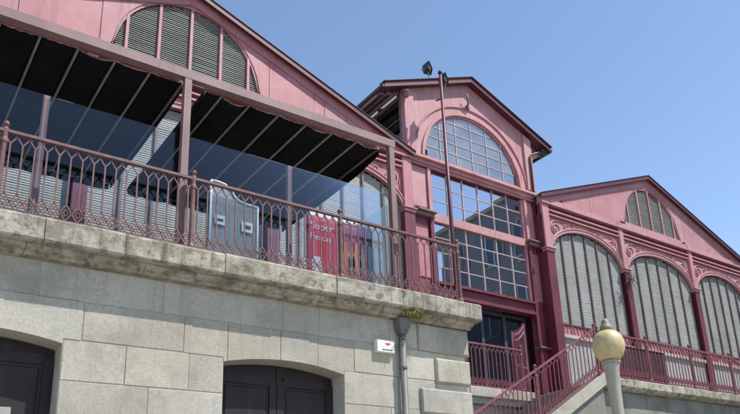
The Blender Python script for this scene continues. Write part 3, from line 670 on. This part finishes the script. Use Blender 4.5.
# cornices below the fan
c = MB(); c.box(PC-PH-0.04, PC+PH+0.04, PF-0.20, PF+0.12, 11.10, 11.165); c.build('cornice', PINK, t)
MB().box(PC-PH, PC+PH, PF-0.01, PF+0.12, 11.167, FZ-0.002).build('sill_band', PINK, t)
c = MB(); c.box(PC-PH, PC+PH, PF-0.10, PF+0.12, 11.00, 11.098); c.build('cornice_band', PINK, t)
c = MB(); c.box(PC-PH+0.03, PC+PH-0.03, PF-0.02, PF+0.12, 10.925, 10.998); c.build('frieze', CRIM, t)
c = MB(); c.box(PC-PH+0.03, PC+PH-0.03, PF-0.09, PF-0.022, 10.94, 10.975); c.build('cornice_strip', PINK, t)
# big gridded window
WL, WR = WC-1.62, WC+1.62; Z0w, Z1w = 7.84, 10.92
wn = MB(); wn.box(WL-0.06, WL, PF-0.02, PF+0.11, Z0w, Z1w-0.002); wn.box(WR, WR+0.06, PF-0.02, PF+0.11, Z0w, Z1w-0.002)
wn.box(WL+0.001, WR-0.001, PF-0.01, PF+0.11, Z0w, Z0w+0.05)
wn = wn.build('grid_window', PINK, t)
MB().box(WL, WR, PF-0.035, PF+0.11, 9.48, 9.70).build('mid_rail', PINK, wn)
xc = lin(WL, WR, 7)
for (za, zb_, nr) in ((Z0w+0.05, 9.48, 4), (9.70, Z1w, 3)):
    zr = lin(za, zb_, nr+1)
    for i in range(6):
        for k in range(nr):
            tilt(MB().box(xc[i]+0.012, xc[i+1]-0.012, PF+0.045, PF+0.051, zr[k]+0.01, zr[k+1]-0.01)).build('pane', PANE, wn)
    for x in xc[1:-1]: MB().box(x-0.012, x+0.012, PF+0.02, PF+0.07, za+0.001, zb_-0.001).build('muntin', MUNT, wn)
    for z in zr[1:-1]: MB().box(WL+0.001, WR-0.001, PF+0.03, PF+0.06, z-0.010, z+0.010).build('muntin', MUNT, wn)
# pilasters: pink above the bracket, crimson below
for s in (-1, 1):
    x0, x1 = sorted((WC+s*1.685, PC+s*PH))
    p = MB().box(x0, x1, PF+0.0, PF+0.12, 9.66, 10.92).build('upper_pilaster', PINK, t)
    MB().block(x0+0.10, x1-0.10, PF-0.02, PF-0.001, 9.78, 10.80, 0.015).build('panel', PINK, p)
    for a, b in ((x0, x0+0.09), (x1-0.09, x1)): MB().box(a, b, PF-0.075, PF-0.002, 9.664, 10.919).build('flange', PINK, p)
    br = MB(); br.block(x0-0.06, x1+0.03, PF-0.22, PF+0.1, 9.60, 9.655, 0.01); br.block(x0, x1, PF-0.15, PF+0.1, 9.50, 9.596, 0.012)
    br.build('bracket_shelf', DUSTY, t)
    p = MB().box(x0, x1, PF+0.0, PF+0.12, ZT-0.05, 9.495).build('pilaster', CRIMP, t)
    for a, b in ((x0, x0+0.10), (x1-0.10, x1)): MB().box(a, b, PF-0.085, PF-0.002, ZT-0.05, 9.494).build('flange', CRIM, p)
    MB().block(x0+0.14, x1-0.14, PF-0.025, PF-0.001, 7.9, 9.3, 0.015).build('panel', PINKR, p)
    MB().block(x0-0.02, x1+0.02, PF-0.15, PF+0.1, 6.55, 6.60, 0.012).build('string_course', DUSTY, p)
    MB().block(x0-0.04, x1+0.04, PF-0.16, PF+0.1, ZT-0.05, ZT+0.4, 0.02).build('base', CRIM, p)
# transom and doors
c = MB(); c.box(WL-0.06, WR+0.06, PF-0.12, PF+0.12, 7.46, 7.55); c.box(WL-0.06, WR+0.06, PF-0.04, PF+0.12, 7.552, 7.77); c.box(WL-0.06, WR+0.06, PF-0.13, PF+0.12, 7.772, 7.836); c.build('transom', CRIM, t)
for i in range(4):
    a, b = WL+i*0.8, WL+(i+1)*0.8
    d = MB(); d.box(a, a+0.05, PF+0.25, PF+0.31, ZT, 7.46); d.box(b-0.05, b, PF+0.25, PF+0.31, ZT, 7.46); d.box(a+0.05, b-0.05, PF+0.25, PF+0.31, 7.38, 7.46); d.box(a+0.05, b-0.05, PF+0.25, PF+0.31, ZT, ZT+0.2)
    d = d.build('door', NAVY, t)
    MB().box(a+0.055, b-0.055, PF+0.275, PF+0.283, ZT+0.2, 7.38).build('pane', DARKPANE, d)
# body of the pavilion
for s in (-1, 1):
    x = PC + s*PH
    a, b = sorted((x, x-s*0.10))
    MB().box(a, b, PF+0.13, PF+9, ZT, 11.15).build('side_wall', CRIM, t)
    MB().box(a, b, PF+0.13, PF+9, 12.93, 12.99).build('side_beam', DUSTY, t)
    sw = MB(); sw.box(a, b, PF+0.13, PF+8.3, 11.152, 11.17); sw = sw.build('side_window', CRIM, t)
    for k in range(8): MB().box(a, b, PF+0.13+k*1.15, PF+0.21+k*1.15, 11.172, 12.928).build('window_post', DUSTY, sw)
    for k in range(7):
        for j in range(3):
            z0 = 11.17 + j*0.586
            MB().box((a+b)/2-0.003, (a+b)/2+0.003, PF+0.22+k*1.15, PF+1.27+k*1.15, z0+0.01, z0+0.57).build('pane', SIDEPANE, sw)
        for j in (1, 2): MB().box((a+b)/2-0.02, (a+b)/2+0.02, PF+0.22+k*1.15, PF+1.27+k*1.15, 11.17+j*0.586-0.008, 11.17+j*0.586+0.008).build('muntin', DUSTY, sw)
MB().box(PC-PH, PC+PH, PF+8.98, PF+9.1, ZT, 13.2).build('back_wall', DARKIN, t)
MB().box(PC-PH, PC+PH, PF+0.1, PF+9, ZT-0.3, ZT-0.052).build('floor', CEMENT, t)
for k in range(3):
    y = PF + 1.6 + k*2.4; tr_ = MB(); z = 10.6 - 0.0
    tr_.tube([(PC-PH+0.1, y, z), (PC+PH-0.1, y, z)], 0.05, 6); tr_.tube([(PC-PH+0.1, y, z-0.6), (PC+PH-0.1, y, z-0.6)], 0.05, 6)
    for j in range(8):
        x = PC-PH+0.15+j*0.56; tr_.tube([(x, y, z-(0.6 if j%2 else 0)), (x+0.56, y, z-(0 if j%2 else 0.6))], 0.03, 6)
    z = 8.6
    tr_.tube([(PC-PH+0.1, y, z), (PC+PH-0.1, y, z)], 0.05, 6); tr_.tube([(PC-PH+0.1, y, z-0.5), (PC+PH-0.1, y, z-0.5)], 0.05, 6)
    for j in range(8):
        x = PC-PH+0.15+j*0.56; tr_.tube([(x, y, z-(0.5 if j%2 else 0)), (x+0.56, y, z-(0 if j%2 else 0.5))], 0.03, 6)
    tr_.build('truss', TRUSS, t)
# pavilion roof, with skylights added to light the interior behind the fan
ADDED_SKYL = translucent('added_skylight_glass', (0.66, 0.70, 0.72), 0.9)
RA, RS, RE = 14.20, 0.425, 3.04
for s in (-1, 1):
    YR0 = PF-0.23
    rz_ = lambda u: RA - RS*u
    def slab(u0, u1, y0, y1, th, lift=0.0): return MB().prism([(PC+s*u0, rz_(u0)+lift), (PC+s*u1, rz_(u1)+lift), (PC+s*u1, rz_(u1)+lift-th), (PC+s*u0, rz_(u0)+lift-th)], y0, y1)
    rf = slab(0, RE, YR0+0.06, PF+0.45, 0.05).build('roof', ROOFM, t)
    slab(2.15, RE, PF+0.452, PF+9.3, 0.05).build('roof_sheet', ROOFM, rf)
    slab(0, 0.2, PF+0.452, PF+9.3, 0.05).build('ridge_sheet', ROOFM, rf)
    for k in range(10):
        y0 = PF+0.452+k*0.88
        slab(0.203, 1.17, y0+0.035, y0+0.845, 0.012, -0.015).build('added_skylight_pane', ADDED_SKYL, rf)
        slab(1.18, 2.147, y0+0.035, y0+0.845, 0.012, -0.015).build('added_skylight_pane', ADDED_SKYL, rf)
        slab(0.203, 2.147, y0-0.033, y0+0.033, 0.14, -0.002).build('added_skylight_rafter', MAROON, rf)
    slab(1.10, 1.24, PF+0.452, PF+9.2, 0.10, -0.145).build('added_skylight_purlin', MAROON, rf)
    MB().prism([(x, z) for x, z in [(PC, RA-0.002), (PC+s*(RE-0.02), RA-0.002-RS*(RE-0.02)), (PC+s*(RE-0.02), RA-0.15-RS*(RE-0.02)), (PC, RA-0.15)]], YR0+0.01, YR0+0.055).build('bargeboard', MAROON, rf)
    MB().prism([(PC, RA+0.002), (PC+s*(RE+0.02), RA+0.002-RS*(RE+0.02)), (PC+s*(RE+0.02), RA+0.022-RS*(RE+0.02)), (PC, RA+0.022)], YR0-0.03, YR0+0.2).build('roof_edge', LEADR, rf)
    MB().prism([(PC, RA-0.10), (PC+s*(RE-0.05), RA-0.10-RS*(RE-0.05)), (PC+s*(RE-0.05), RA-0.13-RS*(RE-0.05)), (PC, RA-0.13)], YR0+0.06, PF+0.12).build('verge_soffit', MAROON, rf)
    # eaves soffit boards and purlins
    for k in range(12):
        y0 = PF+0.13+k*0.72
        x_a, x_b = PC+s*(PH+0.005), PC+s*(RE-0.03); f_ = lambda x: RA-0.085-RS*abs(x-PC)
        MB().prism([(x_a, f_(x_a)), (x_b, f_(x_b)), (x_b, f_(x_b)-0.02), (x_a, f_(x_a)-0.02)], y0, y0+0.70).build('soffit_board', SOFFIT, rf)
    for k in range(7):
        y0 = PF+0.13+k*1.4
        MB().prism([(x_a, f_(x_a)-0.022), (x_b, f_(x_b)-0.022), (x_b, f_(x_b)-0.10), (x_a, f_(x_a)-0.14)], y0, y0+0.06).build('rafter', DUSTY, rf)
    for fx in (0.35, 0.68):
        xx = x_a + (x_b-x_a)*fx
        MB().prism([(xx-0.035, f_(xx)-0.024), (xx+0.035, f_(xx)-0.024), (xx+0.035, f_(xx)-0.09), (xx-0.035, f_(xx)-0.09)], PF+0.13, PF+8.8).build('purlin', MAROON, rf)
    x = PC+s*(RE+0.01)
    MB().tube([(x, YR0+0.02, RA-RS*RE-0.10), (x, PF+9.2, RA-RS*RE-0.10)], 0.055, 8).build('gutter', LEADR, rf)

# roof floodlights, mast, small fittings
def flood(name, label, loc, yaw, pitch, post):
    t = thing(name, label, 'floodlight', loc, 'floodlights on the pavilion roof')
    m4 = Matrix.Translation(Vector(loc)+Vector((0,0,post))) @ Matrix.Scale(0.86, 4) @ Matrix.Rotation(yaw, 4, 'Z') @ Matrix.Rotation(pitch, 4, 'X')
    b = MB().add([m4 @ Vector(p) for p in [(-.17,-.07,-.15),(.17,-.07,-.15),(.17,-.07,.17),(-.17,-.07,.17),(-.10,.17,-.08),(.10,.17,-.08),(.10,.17,.09),(-.10,.17,.09)]],
        [(0,1,2,3),(7,6,5,4),(0,4,5,1),(1,5,6,2),(2,6,7,3),(3,7,4,0)]).build('housing', BLACKM, t)
    MB().add([m4 @ Vector(p) for p in [(-.13,-.065,-.09),(.13,-.065,-.09),(.13,-.065,.13),(-.13,-.065,.13)]], [(0,1,2,3)]).build('front_glass', DARKPANE, b)
    y_ = MB(); y_.tube([Vector(loc), Vector(loc)+Vector((0,0,post-0.1))], 0.02, 6)
    y_.tube([m4 @ Vector((-.17,0.02,0)), m4 @ Vector((-.17,0.02,-.15)), m4 @ Vector((.17,0.02,-.15)), m4 @ Vector((.17,0.02,0))], 0.012, 6); y_.build('bracket', ALU, t)
flood('floodlight', 'black floodlight standing on the pavilion roof edge, apart from the mast', (10.98, 12.93, 13.53), R(60), R(-18), 0.36)
flood('floodlight', 'black floodlight fixed beside the top of the thin red mast', (11.06, 12.40, 12.98), R(55), R(-15), 0.26)
t = thing('thin_mast', 'thin dark red mast standing in front of the pavilion glass', 'mast', (10.84, 12.30, ZT))
MB().tube([(10.84, 12.30, ZT-0.02), (10.84, 12.30, 9.0), (10.84, 12.30, 13.32)], [0.056, 0.05, 0.038], 10).build('pole', MAROON, t, True)
MB().lathe([(0.06,0),(0.06,0.04),(0.045,0.07),(0.0,0.075)], (10.84,12.30,13.3), 10).build('cap', BLACKM, t)
a = MB(); a.bar((10.84,12.30,12.98), (11.0,12.46,13.02), 0.03, 0.03); a.bar((10.84,12.32,12.55), (10.82,12.52,12.60), 0.03, 0.03); a.build('arm', CRIM, t)
MB().lathe([(0.13,0),(0.13,0.03),(0.075,0.06),(0.07,0.3)], (10.84,12.30,ZT-0.02), 12).build('base', CRIM, t)
t = MB(); t.tube([(12.36,12.99,13.62),(12.38,12.97,13.50),(12.42,13.02,13.35),(12.44,13.10,13.27)], 0.028, 7); t.box(12.40,12.48,13.05,13.128,13.22,13.34)
o = t.build('wall_bracket', LEAD, None, True); tag(o, 'small curved grey bracket on the pavilion gable above the fan window', 'bracket')
t = thing('corner_lamp', 'small pale wall lamp at the pavilion corner under the eaves', 'wall lamp', (10.22, 12.98, 12.7))
MB().lathe([(0.03,0),(0.065,0.03),(0.075,0.16),(0.085,0.17),(0.085,0.19),(0.04,0.22),(0.02,0.23)], (10.22, 12.98, 12.74), 12).build('lamp_body', DUSTY, t, True)
MB().box(10.19, 10.25, 13.0, 13.128, 12.94, 12.98).build('arm', LEAD, t)

t = thing('rainwater_pipe', 'thin maroon rainwater pipe running down the pavilion corner from its eave', 'drainpipe', (14.70, 13.02, 11.0))
MB().tube([(15.40, 13.06, 12.78), (15.22, 13.06, 12.72), (14.80, 13.03, 12.50), (14.72, 13.02, 12.40), (14.70, 13.02, 11.05)], 0.032, 8).build('pipe', MAROON, t, True)
MB().block(15.24, 15.50, 12.98, 13.14, 12.70, 12.84, 0.02).build('hopper', BLACKM, t)
# dry weed on the first arch column of the right wing
t = MB()
for i in range(26):
    a = random.uniform(0, 6.28); e_ = random.uniform(-0.5, 0.9); ln = random.uniform(0.15, 0.5); p = Vector((18.20, 12.66, 9.06)); pts = [p]
    d = Vector((math.cos(a)*math.cos(e_), -abs(math.sin(a))*0.4*math.cos(e_), math.sin(e_)))
    for k in range(4):
        d = (d + Vector((random.gauss(0,.25), random.gauss(0,.15), random.gauss(0,.25)-0.08))).normalized(); pts.append(pts[-1] + d*ln/4)
    t.tube(pts, [0.012,0.009,0.007,0.005,0.003], 4)
t.box(18.14, 18.26, 12.64, 12.75, 9.0, 9.12)
o = t.build('dry_weed', TWIG); tag(o, 'dry brown weed growing on the column between the louvred arches', 'weed')

# ------------------------------------------------------------------ entrance platform, stairs
YR = 9.90; ZR = 4.96
t = thing('entrance_platform', 'grey stone platform with pale coping in front of the market hall', 'platform', (16, 10, 0))
MB().box(12.68, 30, YR+0.35, F-0.05, ZR-0.35, ZR-0.055).build('deck', CEMENT, t)
MB().box(7.95, 12.66, 11.84, PF-0.02, ZR-0.35, ZR-0.052).build('deck', CEMENT, t)
MB().box(12.68, 30, YR+0.14, YR+0.34, 0, ZR-0.26).build('wall', STAIN, t)
MB().box(7.95, 12.66, 11.98, 12.1, 0, ZR-0.36).build('wall', CEMENT, t)
x = 12.70
while x < 27:
    w_ = random.uniform(1.1, 1.5); yj = YR-0.07+random.uniform(-0.008, 0.006)
    MB().prism_x([(yj+0.02, ZR), (yj, ZR-0.02), (yj, ZR-0.17), (yj+0.03, ZR-0.205), (yj+0.10, ZR-0.25), (YR+0.4, ZR-0.25), (YR+0.4, ZR)], x+0.004, x+w_-0.004).build('coping_block', WEATHER, t)
    x += w_
x = 9.6
while x < 12.6:
    x1 = min(x+0.95, 12.66); MB().block(x+0.004, x1-0.004, 11.76, 12.3, ZR-0.22, ZR, 0.014).build('coping_block', STONE, t); x = x1
for i in range(14):
    for j in range(5):
        x0 = 12.75 + i*0.95 + (0.4 if j % 2 else 0)
        MB().block(x0+0.004, x0+0.946, YR+0.115, YR+0.2, ZR-0.27-(j+1)*0.46, ZR-0.27-j*0.46-0.008, 0.008, 0.003).build('stone_block', STONE2, t) if False else None

t = thing('stone_staircase', 'stone staircase with sloping pale stringer descending from the platform', 'staircase', (12, 10.8, 0))
rise, tread = 0.16, 0.281; sl = rise/tread
x, z = 12.68, ZR
nst = 15
for k in range(nst):
    x1 = x - k*tread; zt = z - (k+1)*rise
    MB().box(x1-tread-0.02, x1, YR+0.16, 11.80, zt-0.17, zt).build('step', STAIN, t)
xe = 12.68 - nst*tread; ze = ZR - nst*rise
MB().box(7.95, xe, YR+0.16, 11.80, 0, ze-0.01).build('landing', CEMENT, t)
for k in range(14):
    MB().box(7.97, xe-0.02, YR+0.15-(k+1)*0.28, YR+0.15-k*0.28, max(0, ze-(k+1)*0.18-0.25), ze-(k+1)*0.18).build('step', STONE, t)
# stringer coping in lengths, wall below it
nseg = 5
for k in range(nseg):
    a = 12.72 - (12.72-xe)*k/nseg - 0.003; b = 12.72 - (12.72-xe)*(k+1)/nseg + 0.003
    zf = lambda x: ZR + (x-12.68)*sl + 0.06
    MB().prism([(a, zf(a)), (b, zf(b)), (b, zf(b)-0.26), (a, zf(a)-0.26)], YR-0.07, YR+0.155).build('stringer_block', STONE, t)
MB().prism([(12.69, zf(12.69)-0.262), (xe, zf(xe)-0.262), (xe, 0), (12.69, 0)], YR+0.02, YR+0.14).build('wall', STAIN, t)

t = thing('platform_railing', 'crimson iron railing with forked balusters along the stone platform', 'railing', (16, YR, ZR))
railing(t, [12.70, 14.42, 16.17, 17.95], YR, lambda x: ZR, 1.0, 0.125, IRON2, foot=0.05)
t = thing('ramped_railing', 'last crimson railing length, its top rail dropping past the post', 'railing', (18.4, YR, ZR))
railing(t, [18.02, 19.6], YR+0.02, lambda x: ZR - (x-18.02)*0.28, 1.0, 0.125, IRON2, slope=-0.28, foot=0.04)
t = thing('stair_railing', 'crimson iron railing sloping down the stone staircase', 'railing', (11, YR, ZR))
railing(t, [8.56, 10.62, 12.60], YR, lambda x: ZR + (x-12.60)*sl + 0.04, 1.0, 0.122, IRON2, slope=sl, foot=0.1)
t = thing('landing_railing', 'crimson iron railing on the landing before the glass doors', 'railing', (11.5, 11.85, ZR))
railing(t, [9.7, 10.56, 12.30], 11.86, lambda x: ZR, 1.0, 0.122, IRON2, foot=0.03)

# open iron gate
t = thing('iron_gate', 'open crimson iron gate with spiked curved top beside the pavilion column', 'gate', (12.25, 12.05, ZR))
A = Vector((12.22, 12.02, 0)); B = Vector((12.86, 12.22, 0))
def gp(s, z): p = A.lerp(B, s); return (p.x, p.y, z)
zt = lambda s: ZR + 1.42 + 0.36*s*s
f_ = MB()
for s in (0, 1): f_.bar(gp(s, ZR+0.0), gp(s, zt(s)+0.05), 0.04, 0.04)
f_.bar(gp(0, ZR+0.08), gp(1, ZR+0.08), 0.03, 0.03); f_.bar(gp(0, ZR+0.7), gp(1, ZR+0.7), 0.03, 0.03)
f_.build('frame', IRON2, t)
for off_ in (0.0, -0.13, -0.32):
    c = MB(); c.tube([gp(s, zt(s)+off_ if off_ > -0.3 else ZR+1.40-0.30*s*s-0.02) for s in lin(0, 1, 9)], 0.018, 6); c.build('curved_rail', IRON2, t)
bb = MB(); bb.box(0,0,0,0,0,0)
for k in range(9):
    s = (k+0.5)/9; p = MB(); p.bar(gp(s, ZR+0.08), gp(s, zt(s)), 0.014, 0.014); o = p.build('bar', IRON2, t)
    q = gp(s, zt(s)); MB().lathe([(0.012,0),(0.022,0.03),(0.012,0.07),(0.001,0.13)], q, 6).build('spike', IRON2, o)

CABRED = mat('brown_red_plank_stain', (0.032, 0.011, 0.014), (0.05, 0.018, 0.02), 0.6, 6, 0.1, 40, rnd=0.2)
# dark red cabinet on the platform
t = thing('plank_cabinet', 'dark red plank cabinet standing behind the platform railing', 'cabinet', (14.75, 10.4, ZR))
MB().box(13.80, 15.62, 10.28, 10.75, ZR-0.05, 5.86).build('carcass', CABRED, t)
for k in range(12):
    MB().block(13.80+k*0.1517+0.004, 13.80+(k+1)*0.1517-0.004, 10.255, 10.277, ZR+0.02, 5.84, 0.006).build('plank', CABRED, t)
MB().block(13.78, 15.64, 10.24, 10.77, 5.862, 5.90, 0.008).build('top', CABRED, t)

# ------------------------------------------------------------------ street lamp
LX, LY = 7.90, 6.00
t = thing('street_lamp', 'street lamp with yellowed globe and acorn finial on a grey post', 'street lamp', (LX, LY, 0.13))
MB().lathe([(0.17,0.0),(0.17,0.35),(0.13,0.42),(0.10,0.5),(0.085,1.5),(0.076,2.6),(0.078,3.0),(0.084,3.35),(0.096,3.60),(0.112,3.68),(0.115,3.69)], (LX, LY, 0.13), 24).build('post', LAMPG, t, True)
MB().lathe([(0.115,0),(0.128,0.006),(0.128,0.03),(0.115,0.036)], (LX, LY, 3.822), 24).build('collar', LAMPG, t, True)
pr = [(0.105,0.0),(0.146,0.03),(0.182,0.08),(0.206,0.15),(0.213,0.21),(0.207,0.27),(0.190,0.325),(0.158,0.368),(0.118,0.398),(0.092,0.410),(0.075,0.415)]
MB().lathe(pr, (LX, LY, 3.86), 40).build('globe', GLOBE, t, True)
MB().lathe([(0.076,0),(0.084,0.01),(0.088,0.03),(0.084,0.055),(0.066,0.075),(0.056,0.10),(0.052,0.13),(0.036,0.155),(0.018,0.172),(0.001,0.178)], (LX, LY, 4.276), 20).build('finial', FINIAL, t, True)

# ------------------------------------------------------------------ neighbouring building seen only in the glass
t = thing('neighbour_building', 'slate blue townhouse across the square mirrored in the pavilion glass', 'building', (33, -1.5, 0))
MB().box(27.0, 40, -5.6, 3.2, 0, 19.6).build('wall', PLASTER, t)
MB().box(26.8, 40.2, -5.8, 3.4, 19.62, 19.85).build('parapet', STONE, t)
for fl_ in range(5):
    for k in range(3):
        y = -4.6 + k*2.7; z = 1.2 + fl_*3.7
        w = MB().box(26.93, 26.99, y, y+1.4, z, z+2.3).build('window', STONE, t)
        MB().box(26.90, 26.925, y+0.12, y+1.28, z+0.12, z+2.18).build('pane', DARKPANE, w)
        MB().box(26.88, 26.925, y+0.67, y+0.73, z+0.12, z+2.18).build('frame', WHITE, w)
    for k in range(4):
        x = 28.2 + k*3.0; z = 1.2 + fl_*3.7
        w = MB().box(x, x+1.4, 3.21, 3.27, z, z+2.3).build('window', STONE, t)
        MB().box(x+0.12, x+1.28, 3.275, 3.30, z+0.12, z+2.18).build('pane', DARKPANE, w)
